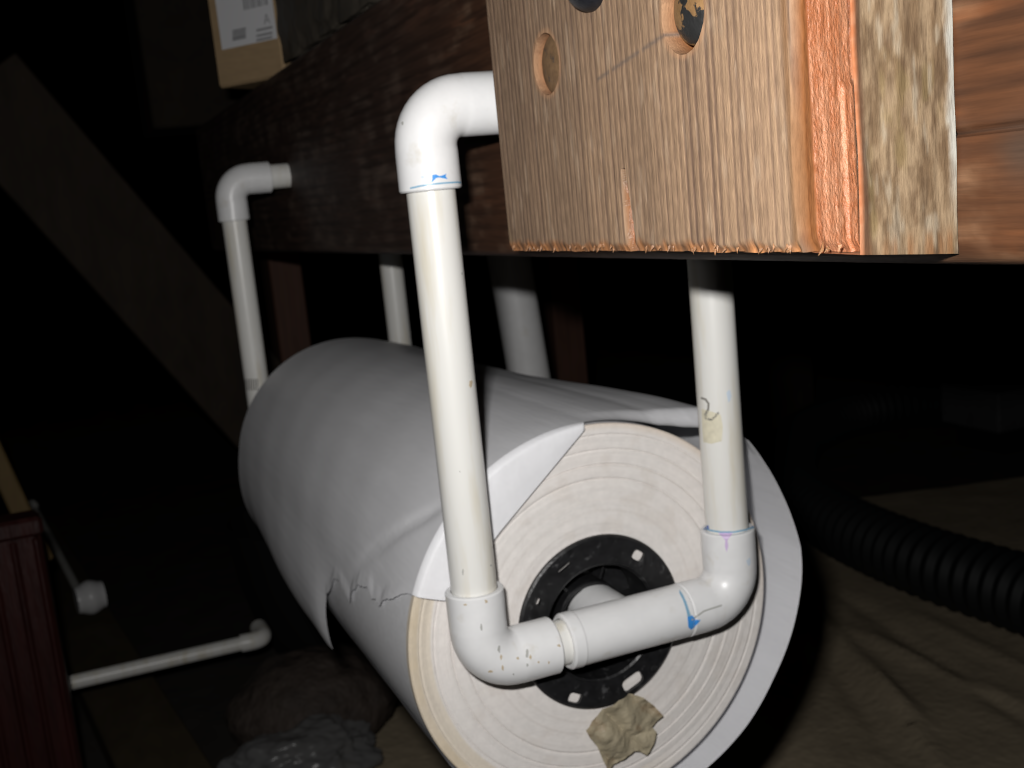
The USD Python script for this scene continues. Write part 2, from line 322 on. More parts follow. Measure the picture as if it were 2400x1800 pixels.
def plank_tint(p):
    x, y, z = p.T
    front = step(PX + .010, PX + .007, x)
    g = grain(y, z); w = fbm(np.stack([y * 26, z * 10, y * 0], -1), 4, 81); w2 = fbm(np.stack([y * 520, z * 190, y * 0], -1), 3, 82)
    c = mix((.240, .160, .103), (.335, .218, .134), step(.20, .85, w * .5 + .5 * step(.53, .34, y)))
    yb = y + .0016 * (n1(z * 14, 3) - .5) + .010 * (z - PB) * (n1(y * 15, 8) - .3)
    c = c * ((.80 + .40 * n1(yb * 90, 201)) * (.88 + .24 * n1(yb * 260, 202)) * (.78 + .44 * w2))[:, None]
    c = mix(c, (.095, .058, .046), g * .98)
    c = mix(c, (.44, .33, .235), step(.62, .8, fbm(np.stack([y * 260, z * 60, y * 0], -1), 3, 83)) * .3)
    c = mix(c, (.19, .13, .08), step(.60, .72, fbm(np.stack([y * 110, z * 30, y * 0 + 8], -1), 4, 84)) * step(.51, .535, y) * .9)
    # fresh orange wood where the corner split off, in the chip and the torn bottom edge
    fo = mix((.345, .118, .048), (.43, .19, .10), step(.30, .7, .5 * fbm(np.stack([y * 420, z * 40, y * 0], -1), 4, 85) + .5 * fbm(np.stack([y * 600, z * 420, y * 0], -1), 3, 88)))
    fo = mix(fo, (.20, .055, .02), step(.56, .68, fbm(np.stack([y * 260, z * 9, y * 0], -1), 3, 86)) * .8)
    fo = mix(fo, (.15, .058, .018), step(.2905, .2925, y) * .92 * (y < .30))
    u = strip_mask(y, z); c = mix(c, fo, u)
    c = mix(c, (.17, .085, .038), step(.2945, .2965, y) * step(.3005, .2970, y) * .8)
    c = mix(c, mix((.30, .115, .042), (.20, .072, .024), n1(z * 260 + y * 200, 99)) * (1 - .75 * step(.026, .030, z - PB))[:, None], chip_mask(y, z))
    b = step(1.1, .4, (z - PB) / tear(y)) * (y > .297); c = mix(c, mix((.42, .18, .07), (.13, .065, .035), step(.3, .7, n1(y * 480 + z * 60, 87))), b * .9)
    # the side: grey, mossy, mottled
    q = np.stack([x * 300, z * 120, x * 0], -1); a = fbm(q, 5, 91); a2 = fbm(np.stack([x * 460, z * 95, x * 0], -1), 5, 92)
    s = mix((.135, .088, .050), (.225, .160, .098), step(.34, .64, a)); s = mix(s, (.075, .045, .025), step(.48, .70, a2) * .65)
    s = mix(s, (.19, .15, .055), step(.62, .76, fbm(np.stack([x * 180, z * 50, x * 0 + 4], -1), 3, 93)) * .25)
    s = mix(s, (.27, .225, .165), step(.60, .78, fbm(np.stack([x * 330, z * 90, x * 0 + 7], -1), 3, 94)) * .7)
    s = mix(s, (.36, .355, .32), step(PX + .0345, PX + .0380, x + .005 * (a - .5)) * step(-.006, .02, z - PB - .012) * .9)
    s = mix(s, (.20, .10, .045), step(.008, .001, z - PB) * step(.4, .6, n1(x * 500, 98)) * .8)
    s = mix(s, (.055, .026, .014), step(PX + .0056, PX + .0034, x + .004 * (n1(z * 45, 96) - .5)) * .9)
    side = step(PY0 + .0035, PY0 + .0022, y) * step(PX + .0012, PX + .0030, x)
    c = mix(c, s, side)
    # the walls of the drilled holes
    for hy, hz, hr in HOLES:
        d = np.hypot(y - hy, z - hz); k = step(hr + .0007, hr + .0001, d) * (x > PX + .0016); c = mix(c, (.21, .072, .018), k)
        rim = step(hr + .0028, hr + .0006, d + .0015 * (n1(np.arctan2(z - hz, y - hy) * 4 + 9, 95) - .5)) * (x < PX + .002); c = mix(c, (.40, .22, .12), rim * .55)
    pen = np.exp(-((z - (H + .046 + (.400 - y) * .16)) / .0008) ** 2) * (y > .345) * (y < .425) * (n1(y * 330, 97) > .35); c = mix(c, (.13, .10, .085), pen * .8)
    return np.clip(c, 0, 1)
plank = thing('bolted_plank', 'thick upright plank of ridged tan wood with bolts and an orange split corner', 'plank', (PX, .4, PB))
bv, bf, _ = meshkit.arrays(mm); bcn = bv[bf].mean(1)
is_strip = (strip_mask(bcn[:, 1], bcn[:, 2]) > .5) & (bcn[:, 0] < PX + .009) & (bcn[:, 1] > PY0 + .0016) & (bcn[:, 1] < .2912)
is_chip = (chip_mask(bcn[:, 1], bcn[:, 2]) > .5) & (bcn[:, 0] < PX + .009)
def sub(mask):
    t = trimesh.Trimesh(bv, bf[mask], process=False); t.remove_unreferenced_vertices(); return t
obj('board', sub(~(is_strip | is_chip)), PLANK, plank, 40, tint=plank_tint)
obj('split_strip', sub(is_strip), FRESH, plank, 40, 'rough orange strip of fresh wood where the corner split off', tint=plank_tint)
obj('split_chip', sub(is_chip), FRESH, plank, 40, 'narrow orange gouge running up from the lower edge', tint=plank_tint)
def dome(y, z, r, x0, h, n=36, k=9):
    a = np.linspace(0, math.pi / 2, k); pr = [(0, 1e-5)] + [(h * math.sin(t), max(r * math.cos(t), 1e-5)) for t in a]
    return straight((x0, y, z), (x0 - 1, y, z), [(0, 1e-5), (0, r), (.0015, r)] + [(.0015 + h * math.sin(t), max(r * math.cos(t), 1e-5)) for t in a[1:]], n)
obj('bolt_head', dome(HOLES[0][0] - .0003, HOLES[0][1] - .0003, .0135, PX + .0062, .0030), DUSTY, plank, 50, 'dusty brown bolt head sunk in its hole')
obj('bolt_head', dome(HOLES[1][0] - .0008, HOLES[1][1] + .0012, .0127, PX + .0072, .0055), STEEL, plank, 50, 'blackened bolt head with rust patches')
obj('bolt_head', dome(.4235, H + .0845, .0155, PX + .001, .0105), BLACKDOME, plank, 50, 'smooth black domed bolt head standing proud')
# splinters along the torn lower edge and beside the chip
for k in range(48):
    y0 = gr.uniform(.272, .538); L = gr.uniform(.0010, .0040) ** 1.0; wd = gr.uniform(.00015, .0005); zb_ = PB + (PY1 - y0) / .271 * .0022 - .0011
    b = np.array([PX + .0004, y0, zb_ + gr.uniform(.0004, .002)]); tip = b + [-gr.uniform(.0003, .0012), gr.uniform(-.0016, .0016), -gr.uniform(.0, .0012)]
    top = b + [.0004, gr.uniform(-.0008, .0008), L]
    obj('splinter', trimesh.convex.convex_hull(np.array([tip, top, b + [0, wd, .0006], b + [0, -wd, .0006], b + [-.0006, 0, .0014]])), FRESH, plank, False, tint=lambda p: mix((.36, .17, .07), (.16, .08, .04), n1(p[:, 1] * 300, 3)))

# ------------------------------------------------------------------ the two pvc frames
PR, FR = .01335, .0170                       # pipe and fitting radii
def elbow(corner, d1, d2, l1=.045, l2=.045, bend=.021):
    """corner of the centre lines; d1, d2: unit directions of the two sockets"""
    c, d1, d2 = (np.asarray(q, float) for q in (corner, d1, d2)); P, T, R = [], [], []
    def end(d, l, sgn):
        for s, r in ((l - .004, PR + .00035), (l, PR + .0005), (l, FR - .0008), (l - .0009, FR), (bend + .0030, FR - .0001), (bend + .0012, FR - .0002)):
            P.append(c + d * s); T.append(d * sgn); R.append(r)
    end(d1, l1, -1)
    o = c + (d1 + d2) * bend
    for a in np.linspace(0, math.pi / 2, 13):
        P.append(o - d2 * bend * math.cos(a) - d1 * bend * math.sin(a)); T.append(-d1 * math.cos(a) + d2 * math.sin(a)); R.append(FR - .0003)
    k = len(P); end(d2, l2, 1)
    for A_ in (P, T, R): A_[k:] = A_[k:][::-1]
    return sweep(P, T, R, 48)
def make_frame(yf, ztop, zbot, label, near):
    t = thing('pipe_hanger', label, 'pipe frame', (XL, yf, zbot))
    UPV, DN, RT, LT = (0, 0, 1), (0, 0, -1), (1, 0, 0), (-1, 0, 0); parts = {}
    def put(n, mesh, mt, lab=None): parts.setdefault(n, []).append(mesh); return obj(n, mesh, mt, t, 40, lab)
    put('elbow', elbow((XL, yf, ztop), DN, RT, .0438, .045), WHITE)
    put('pipe', rod((XL + .040, yf, ztop), (FACE + .02, yf, ztop), PR), IVORY)
    put('pipe', rod((XL, yf, ztop - .040), (XL, yf, zbot + .040), PR, 48), IVORY)
    put('elbow', elbow((XL, yf, zbot), UPV, RT, .046, .0455), WHITE)
    x0, x1, xb = .2485, .3305, .2890
    put('pipe', rod((XL + .040, yf, zbot), (x0 + .006, yf, zbot), PR), IVORY)
    body = straight((x0, yf, zbot), (x1, yf, zbot), [(.004, PR + .0003), (0, PR + .0006), (0, FR - .0012), (.0012, FR - .0001), (.0075, FR + .0001), (.0080, FR - .0003), (.0088, FR - .0003), (x1 - x0 - .001, FR - .0003), (x1 - x0, FR - .001), (x1 - x0, PR)], 48)
    sgn = 1 if near else -1
    branch = straight((xb, yf, zbot), (xb, yf + sgn, zbot), [(0, FR - .001), (.037, FR - .001), (.038, FR - .002), (.038, PR + .0004), (.034, PR)], 40)
    put('tee', join(body, branch), WHITE)
    put('elbow', elbow((XR, yf, zbot), UPV, LT, .046, XR - x1 - .0002), WHITE)
    put('pipe', rod((XR, yf, zbot + .040), (XR, yf, ztop - .040), PR, 48), IVORY)
    put('elbow', elbow((XR, yf, ztop), DN, LT), WHITE)
    put('pipe', rod((XR - .040, yf, ztop), (FACE + BEAMW - .015, yf, ztop), PR), IVORY)
    return t, parts
near, NP = make_frame(YN, H + .0480, H - .2680, 'near u-shaped white pvc pipe hanger with blue glue stains', True)
far, FP = make_frame(YF, H + .0410, H - .2740, 'far white pvc pipe hanger behind the paper roll', False)
ax = thing('axle_pipe', 'white pvc axle pipe inside the black hub of the paper roll', 'pipe', (.289, YN, H - .268))
obj('pipe', rod((.289, YN + .028, H - .268), (.289, YF - .028, H - .2738), PR - .0002, 36), WHITE, ax, 40)
e0, e1, e2 = NP['elbow'][:3]; p_left, p_right, tee = NP['pipe'][1], NP['pipe'][3], NP['tee'][0]
e0, e2 = join(e0, p_left), join(e2, tee, p_right)
def stain(n, poly, target, mt, lab, size=6): obj(n, patch(poly, target, size=size), mt, near, True, lab)
# blue glue at the top elbow
stain('glue_stain', stroke([(963, 441), (985, 436), (1010, 432), (1040, 429), (1072, 427), (1091, 430)], 4), e0, BLUEDIM, 'thin blue glue line round the elbow mouth')
stain('glue_stain', Polygon([(1013, 410), (1022, 409), (1030, 413), (1040, 410), (1046, 407), (1044, 413), (1049, 420), (1040, 418), (1030, 416), (1022, 417), (1014, 426), (1007, 430), (1013, 420)]), e0, BLUE, 'bow-shaped blue glue smear')
stain('glue_stain', Polygon([(1026, 433), (1055, 431), (1051, 437), (1046, 440), (1040, 439), (1034, 436)]), p_left, BLUE, 'blue glue drop under the elbow', 4)
stain('smudge', blob(992, 415, 6, 4, 3), e0, PALEBLUE, 'faint pale blue smudge')
stain('speck', blob(944, 289, 4, 6, 4), e0, GREYDIRT, None, 4)
# right elbow and tee joint
stain('glue_stain', stroke([(1652, 1238), (1665, 1243), (1690, 1247), (1720, 1247), (1745, 1242), (1768, 1236)], 4), e2, BLUEDIM, 'grey blue glue line round the elbow mouth')
for poly in (Polygon([(1648, 1242), (1655, 1232), (1661, 1231), (1663, 1241)]), Polygon([(1761, 1236), (1768, 1226), (1774, 1230), (1773, 1235)])):
    stain('glue_stain', poly, e2, NAVY, 'dark blue glue lump', 4)
stain('primer_drip', Polygon([(1684, 1249), (1717, 1248), (1712, 1258), (1705, 1266), (1707, 1280), (1703, 1294), (1699, 1280), (1700, 1266), (1690, 1256)]), e2, PURPLE, 'pale purple primer drip')
stain('smudge', blob(1755, 1316, 6, 11, 5), e2, PALEBLUE, 'pale blue smudge')
stain('glue_stain', Polygon([(1592, 1382), (1600, 1393), (1608, 1410), (1614, 1428), (1620, 1445), (1612, 1450), (1608, 1430), (1601, 1408), (1592, 1390)]), e2, BLUEDIM, 'blue glue line across the joint')
stain('glue_stain', Polygon([(1611, 1446), (1622, 1442), (1630, 1452), (1642, 1453), (1633, 1464), (1620, 1476), (1613, 1470)]), e2, BLUE, 'bright blue glue blob')
stain('smudge', stroke([(1622, 1452), (1650, 1432), (1690, 1419)], 4), e2, GREYDIRT, None)
# dirt on the lower left elbow
for k, (x, y, rx, ry) in enumerate(((1235, 1531, 4, 13), (1243, 1540, 4, 7), (1213, 1543, 4, 4), (1169, 1521, 4, 10), (1174, 1540, 3, 9), (1139, 1409, 4, 5), (1128, 1470, 3, 11), (1310, 1513, 5, 4), (1286, 1552, 3, 4), (1236, 1558, 3, 5), (1178, 1565, 3, 9), (1150, 1573, 7, 4), (1203, 1580, 3, 3), (1262, 1552, 3, 3), (1090, 1417, 6, 3))):
    stain('dirt_speck', blob(x, y, rx, ry, 20 + k), e1, DIRT if k % 3 else GREYDIRT, None, 4)
for k, (x, y, rx, ry) in enumerate(((1103, 900, 5, 12), (1082, 641, 2, 4), (1078, 1105, 2, 2), (1150, 1325, 3, 3), (1085, 1340, 2, 10))):
    stain('dirt_speck', blob(x, y, rx, ry, 50 + k), p_left, GREYDIRT if k else DIRT, None, 4)
# the marks on the right leg
stain('tape_residue', Polygon([(1645, 958), (1664, 963), (1689, 972), (1694, 1000), (1691, 1034), (1668, 1040), (1649, 1036), (1646, 1000)]), p_right, GLUEPATCH, 'yellowed square of tape residue', 6)
stain('pen_mark', stroke([(1645, 933), (1654, 936), (1661, 946), (1660, 960), (1653, 972), (1656, 981), (1666, 984), (1676, 977), (1683, 968)], 5), p_right, INK, 'handwritten number 2', 5)
stain('smudge', blob(1708, 928, 7, 20, 61), p_right, PALEBLUE, 'pale blue smudge', 5)
fl_pipe = FP['pipe'][1]
def fstain(poly): obj('printed_mark', patch(poly, fl_pipe, size=6), INK, far, True, None)
for k, x in enumerate(np.linspace(557, 601, 9)): fstain(Polygon([(x, 888), (x + 3.2, 888), (x + 4.0, 915), (x + .9, 915)]))

# ------------------------------------------------------------------ the paper roll
roll = thing('paper_roll', 'big roll of white paper with a torn loose outer sheet on a black hub', 'paper roll', (RX, RY0, RZ))
def body():
    rs = np.concatenate([[.041], np.arange(.042, RR - .0006, .0006), [RR]]); ang = np.arange(220) * 2 * math.pi / 220
    dy = .0005 * (n1(rs * 300, 101) - .5) + .0004 * (n1(rs * 900, 102) - .5)
    for c in (.1085, .0985, .0895, .118): dy += .0007 * np.exp(-((rs - c) / .0005) ** 2)
    rows = [np.c_[RX + .041 * np.cos(ang), np.full(220, RY0 + .05), RZ + .041 * np.sin(ang)]]
    for r, d in zip(rs, dy):
        k = d * (.6 + .8 * n1(ang * 2.0 + r * 40, 103)) - .003 * step(.112, RR, r) * (.5 + .5 * np.cos(ang - 3.6))
        rr = r + (.0012 * np.sin(ang * 2 + 1) if r > .1 else 0)
        rows.append(np.c_[RX + rr * np.cos(ang), RY0 + k + (.0009 if r == RR else 0), RZ + rr * np.sin(ang)])
    for yy in np.r_[RY0 + .0022, RY0 + .0036, np.linspace(RY0 + .006, RY1, 24)]:
        rr = RR + .0012 * np.sin(ang * 2 + 1); rows.append(np.c_[RX + rr * np.cos(ang), np.full(220, yy), RZ + rr * np.sin(ang)])
    rows.append(np.c_[RX + .041 * np.cos(ang), np.full(220, RY1), RZ + .041 * np.sin(ang)])
    return np.vstack(rows), grid_faces(len(rows), 220, True)
def disc_tint(p):
    x, z = p[:, 0] - RX, p[:, 2] - RZ; r = np.hypot(x, z); a = np.arctan2(z, x)
    end = step(RY0 + .0035, RY0 + .0015, p[:, 1])
    w = fbm(np.stack([np.cos(a) * 1.5, np.sin(a) * 1.5, r * 260], -1), 4, 111); w2 = fbm(np.stack([x * 30, z * 30, x * 0], -1), 3, 112)
    c = mix((.765, .72, .69), (.74, .71, .685), w2); c = c * ((.95 + .1 * w) * (.955 + .09 * n1(r * 520 + .5 * np.sin(a * 2 + 1), 203)))[:, None]
    for q, s in ((.1085, .0004), (.0985, .0006), (.0895, .0005), (.0765, .0008), (.069, .0010), (.118, .0004)):
        c = mix(c, (.54, .48, .44), np.exp(-((r - q - .0008 * np.sin(a * 3 + q * 900)) / s) ** 2) * (.03 + .28 * n1(a * 2.2 + q * 700 + 20, 113)))
    yellow = step(.1105, .1125, r + .0015 * (n1(a * 5 + 9, 114) - .5)) * step(-.1, .5, np.cos(a - 3.55)) * (.75 + .25 * n1(a * 9 + 30, 115))
    c = mix(c, (.66, .57, .435), yellow * .7)
    c = mix(c, (.56, .42, .22), step(.1195, .1215, r) * step(-.1, .5, np.cos(a - 3.55)) * .6 * n1(a * 14 + 40, 116))
    c = mix(c, (.68, .55, .42), step(.119, .1245, r) * step(.3, .9, np.cos(a - .9)) * .5)
    stain_ = step(.60, .72, fbm(np.stack([x * 70, z * 70, x * 0 + 5], -1), 4, 117)) * .2; c = mix(c, (.60, .53, .47), stain_)
    return mix((.72, .72, .74), c, end)
obj('paper_body', body(), DISC, roll, 35, tint=disc_tint)
obj('cardboard_core', straight((RX, RY0 + .001, RZ), (RX, RY1, RZ), [(.6, .0400), (0, .0400), (0, .0409), (.6, .0409)], 60), CARDIN, roll, 35)

TH = np.radians([-158, -130, -90, -61, -45, -30, -17, -7, -1, 5, 13, 21, 31, 39, 45, 52, 58, 66, 75, 90, 110, 130, 150, 170, 185, 200, 215])
RA = np.array([.1268, .1300, .1365, .1415, .1448, .1468, .1508, .1537, .1551, .1555, .1535, .1520, .1512, .1514, .1462, .1378, .1318, .1272, .1266, .1270, .1272, .1272, .1272, .1272, .1272, .1272, .1272])
tear_y = np.array([.560, .585, .603, .616, .630, .645, .655, .664, .672, .682, .695, .707, .712, .722, .730, .740, .750, .762, .775, .790, .802, .808, .818, .826, .836, .860, 1.3])
tear_t = np.radians([156, 158, 160, 161.5, 165, 167, 170.5, 169.5, 171, 168.5, 170, 171, 173, 175, 180, 179, 178, 177, 178, 184, 187, 192, 203, 209, 209, 209, 209])
def sheet():
    nt, ns = 260, 150
    fold_len = .052
    # t runs from the far end towards us, over the rim, and down across the end of the roll
    t = np.concatenate([np.linspace(1.210, .83, 40), np.linspace(.826, .612, 75), np.linspace(.6105, .600, 10)]); rows = []
    th0 = TH[0]
    for yy in t:
        jag = math.radians(1.2) * (n1(np.array([yy * 420.0]), 120)[0] - .5) + math.radians(1.0) * (n1(np.array([yy * 900.0]), 121)[0] - .5)
        te = np.interp(yy, tear_y, tear_t) + jag * (yy < .84)
        a = np.concatenate([np.linspace(th0, math.radians(80), 150), np.linspace(math.radians(81), te, nt - 150)])
        r = np.interp(a, TH, RA); base = np.maximum(np.interp(a, TH, RA) * 0 + .1267, 0)
        r = r + np.interp(a, np.radians([30, 42, 50, 58, 66, 75, 88]), [0, .007, .0125, .010, .0065, .0035, 0]) * step(.602, .622, yy) * (1 - .75 * step(.66, .95, yy))
        bulge = (1 - .35 * step(.62, 1.2, yy)); r = base + (r - base) * np.where(r > base, bulge, 1)
        fl = step(math.radians(168), math.radians(212), a) * step(.76, .84, yy) * (1 - .6 * step(.95, 1.2, yy)); r = r + .0185 * fl
        r = r + .0022 * step(math.radians(5), 0, te - a) * (yy < .8) * step(.60, .64, yy) * n1(np.full_like(a, yy * 60), 124)
        # dents and soft waves of a slack sheet
        r = r + .0005 * (fbm(np.stack([a * 2.6, np.full_like(a, yy * 11), a * 0], -1), 3, 122) - .5) + .00012 * np.sin(a * 5 + yy * 70)
        cr = np.exp(-((a - math.radians(150) - (yy - .66) * 5.2) / .055) ** 2) * step(.75, .64, yy) * step(.6, .63, yy); r = r - .0016 * cr
        r = np.maximum(r, .1262 + .0012 * np.sin(a * 2 + 1))
        rows.append(np.c_[RX + r * np.cos(a), np.full(nt, yy), RZ + r * np.sin(a)])
    # the folded strip: between the rim and the straight cut edge
    a = np.arctan2(rows[-1][:, 2] - RZ, rows[-1][:, 0] - RX); a = np.where(a < -2.8, a + 2 * math.pi, a); rim = np.hypot(rows[-1][:, 0] - RX, rows[-1][:, 2] - RZ)
    P0, P1, P2 = np.array([-.0010, .1228]), np.array([-.0619, .0716]), np.array([-.1036, .0316])
    cut = rim.copy()
    for i, q in enumerate(a):
        d = np.array([math.cos(q), math.sin(q)])
        for A_, B_ in ((P0, P1), (P1, P2)):
            e = B_ - A_; den = d[0] * e[1] - d[1] * e[0]
            if abs(den) > 1e-9:
                s = (A_[0] * e[1] - A_[1] * e[0]) / den; u = (A_[0] * d[1] - A_[1] * d[0]) / den
                if s > 0 and -.02 <= u <= 1.02: cut[i] = min(cut[i], s)
    depth = np.clip(rim - cut, 0, None)
    for k in np.linspace(0, 1, 16)[1:]:
        bow = np.sin(np.pi * k) * .0008 * step(0, .02, depth)
        s = np.minimum(depth, .1) * k; arc = .0034 * step(0, .003, depth)
        yy = .600 - arc * np.sqrt(np.clip(1 - (1 - np.clip(s / .0034, 0, 1)) ** 2, 0, 1)) - bow
        rows.append(np.c_[RX + (rim - s) * np.cos(a), yy, RZ + (rim - s) * np.sin(a)])
    return np.vstack(rows), grid_faces(len(rows), nt)
obj('loose_sheet', sheet(), PAPER, roll, True, 'loose torn outer sheet, folded over the end of the roll')
# the black hub
def revolve_y(profile, y0, n=72):              # profile: (radius, depth towards the far end)
    return straight((RX, y0, RZ - .002), (RX, y0 + 1, RZ - .002), [(d, r) for r, d in profile], n)
hub0 = RY0 - .0055
fl_prof = manifold3d.CrossSection([[(.0385, 0), (.0550, 0), (.0563, .0010), (.0566, .0026), (.0385, .0030)]])
hub = fl_prof.revolve(96)                       # axis z
def spot(ang, r, w, h, rot=0):
    rr = min(w, h) * .32; q_ = [manifold3d.Manifold.cylinder(.02, rr, rr, 12, True).translate([a_ * (w / 2 - rr), b_ * (h / 2 - rr), 0]) for a_ in (-1, 1) for b_ in (-1, 1)]
    return manifold3d.Manifold.batch_hull(q_).rotate([0, 0, math.degrees(ang) - 90 + rot]).translate([r * math.cos(ang), r * math.sin(ang), 0])
for A_, r_, w_, h_ in ((52.5, .0478, .0088, .0062), (-68.0, .0478, .0150, .0095), (-118.0, .0500, .0095, .0066), (118.0, .0470, .0100, .0024), (150.0, .0480, .0045, .0030)):
    hub = hub - spot(math.radians(A_), r_, w_, h_)
hv = hub.to_mesh(); hp = np.array(hv.vert_properties[:, :3]); hp = np.c_[RX + hp[:, 0], hub0 + hp[:, 2], RZ - .002 + hp[:, 1]]
hub_p = obj('hub', (hp, np.array(hv.tri_verts)[:, ::-1]), BLACK, roll, 30, 'black plastic end plug with slots round its flange')
obj('hub_barrel', revolve_y([(.0384, .0003), (.0370, .0012), (.0368, .060), (.0384, .061)], hub0), BLACK, hub_p, 30)
obj('hub_collar', revolve_y([(.0368, .0300), (.0235, .0300), (.0230, .0140), (.0222, .0130), (.0208, .0130), (.0200, .0140), (.0195, .060)], hub0), BLACK, hub_p, 30)
for k in range(6):
    obj('hub_rib', box((-.0009, .010, .024), (.0009, .024, .0372)).apply_transform(trimesh.transformations.rotation_matrix(k * math.pi / 3 + .4, [0, 1, 0])).apply_translation([RX, hub0 + .007, RZ - .002]), BLACK, hub_p, False)
# crumpled scrap of brown tape
tp = Polygon([(1406, 1656), (1435, 1630), (1468, 1621), (1497, 1627), (1525, 1648), (1545, 1670), (1536, 1685), (1522, 1699), (1531, 1710), (1518, 1742), (1509, 1764), (1489, 1753), (1478, 1753), (1460, 1768), (1417, 1799), (1407, 1779), (1392, 1742), (1374, 1721), (1363, 1703), (1377, 1681), (1395, 1666)])
disc_target = ([(RX - .2, RY0 - .0052, RZ - .2), (RX + .2, RY0 - .0052, RZ - .2), (RX + .2, RY0 - .0052, RZ + .2), (RX - .2, RY0 - .0052, RZ + .2)], [(0, 1, 2), (0, 2, 3)])
tm = patch(tp, disc_target, off=.0014, size=4.0); q = tm.vertices - [RX, 0, RZ]
bend = .0095 * np.abs(fbm(np.stack([q[:, 0] * 55, q[:, 2] * 55, q[:, 0] * 0], -1), 3, 131) - .5) + .0070 * np.abs(np.sin(q[:, 0] * 130 + q[:, 2] * 95)) * fbm(q * 40, 2, 133) + .0022 * fbm(np.stack([q[:, 0] * 140, q[:, 2] * 140, q[:, 0] * 0], -1), 2, 132)
tm.vertices[:, 1] -= bend; back = tm.copy(); back.vertices[:, 1] += .0004; back.invert()
obj('tape_scrap', join(tm, back), TAPE, roll, 25, 'crumpled scrap of brown tape stuck under the hub')

# ------------------------------------------------------------------ on the beam: carton and bag
BT = H + .153
c0, c1 = at(512, 207, 2, BT)[:2], at(668, 178, 2, BT)[:2]
u = (c1 - c0); W = np.linalg.norm(u); u /= W; nrm = np.array([-u[1], u[0]]); nrm = -nrm if nrm @ c0 < 0 else nrm      # nrm: away from us
T = np.eye(4); T[:2, 0], T[:2, 1] = u, nrm; T[:3, 3] = [*(c0 + u * W / 2 + nrm * .09), BT + .155]
if np.linalg.det(T[:3, :3]) < 0: raise ValueError('carton axes')
carton = thing('carton', 'small tan cardboard carton with a white barcode label standing on the beam', 'box', (*c0, BT))
obj('card', bevel_box((W, .18, .31), .003, T), CARD, carton, 20)
def on_face(x0, x1, z0, z1, d=.0004):          # x from the left edge of the face, z from its foot
    p = [np.r_[c0 + u * x - nrm * d, BT + z] for x, z in ((x0, z0), (x1, z0), (x1, z1), (x0, z1))]; b = [q_ + np.r_[nrm * (d - .0001), 0] for q_ in p]
    return trimesh.convex.convex_hull(np.array(p + b))
def face_xy(px, py):
    r = ray(px, py); n3 = np.array([*nrm, 0]); s = (np.array([*c0, BT]) - EYE) @ n3 / (r @ n3); p = EYE + r * s; return (p[:2] - c0) @ u, p[2] - BT
lx0, lz0 = face_xy(521, 117); lx1, _ = face_xy(649, 117)
lab = obj('label', on_face(max(lx0, .006), W - .004, lz0, .30), LABEL, carton, False, 'white shipping label with a barcode')
bx0, bz = face_xy(573, 24)
xb = bx0
while xb < W - .010:
    w = RNG.choice([.0011, .0018, .0028]); obj('barcode_bar', on_face(xb, xb + w, bz, bz + .05, .0008), LABELINK, lab, False); xb += w + RNG.choice([.0011, .0018])
for (ax0, ax1, ys) in ((546, 578, (73, 80, 87, 93)), (602, 640, (71, 84, 94))):
    for yy in ys:
        (a0, z0), (a1, _) = face_xy(ax0, yy), face_xy(ax1, yy); obj('print_line', on_face(a0, min(a1, W - .006), z0 - .0016, z0 + .0010, .0008), LABELINK, lab, False)
(a0, z0) = face_xy(620, 57)
letter = meshkit.text_mesh('A', .0105, .0003); LT_ = np.eye(4); LT_[:3, 0], LT_[:3, 1], LT_[:3, 2], LT_[:3, 3] = [*u, 0], [0, 0, 1], [*(-nrm), 0], np.r_[c0 + u * a0 - nrm * .0006, BT + z0]
letter.apply_transform(LT_); obj('printed_letter', letter, LABELINK, lab, False)
def lump(center, size, seed, amp=.25, freq=3.0, sub=4, flat=None):
    s = trimesh.creation.icosphere(sub); d = s.vertices.copy(); k = 1 + amp * (fbm(d * freq + seed * 3.1, 4, seed) - .5) * 2
    s.vertices = d * k[:, None] * np.array(size) + center
    if flat is not None: s.vertices[:, 2] = np.maximum(s.vertices[:, 2], flat + .0005 * fbm(d * 8, 2, seed))
    return s
bag = thing('grey_bundle', 'grey brown plastic wrapped bundle on the beam right of the carton', 'bundle', (.34, 1.05, BT))
def bundle():
    b = trimesh.creation.box(extents=(.10, .47, .30)); v, f = trimesh.remesh.subdivide_to_size(b.vertices, b.faces, .014); t = trimesh.Trimesh(v, f); t.merge_vertices(); v = t.vertices.copy()
    e = np.minimum(.235 - abs(v[:, 1]), np.minimum(.15 - abs(v[:, 2]), .05 - abs(v[:, 0]))); n = v / np.array([.05, .235, .15]); n /= np.linalg.norm(n, axis=1, keepdims=True)
    w = fbm(v * [20, 13, 9] + 5, 4, 151); cr = abs(fbm(v * [30, 26, 12] + 2, 3, 152) - .5) * 2
    t.vertices = v * [1, 1, 1] + n * ((w - .5) * .016 - .010 * np.exp(-(cr / .12) ** 2) * .5)[:, None] + [.323, 1.045, BT + .158]
    return t
obj('wrapping', bundle(), GREYBAG, bag, 50)

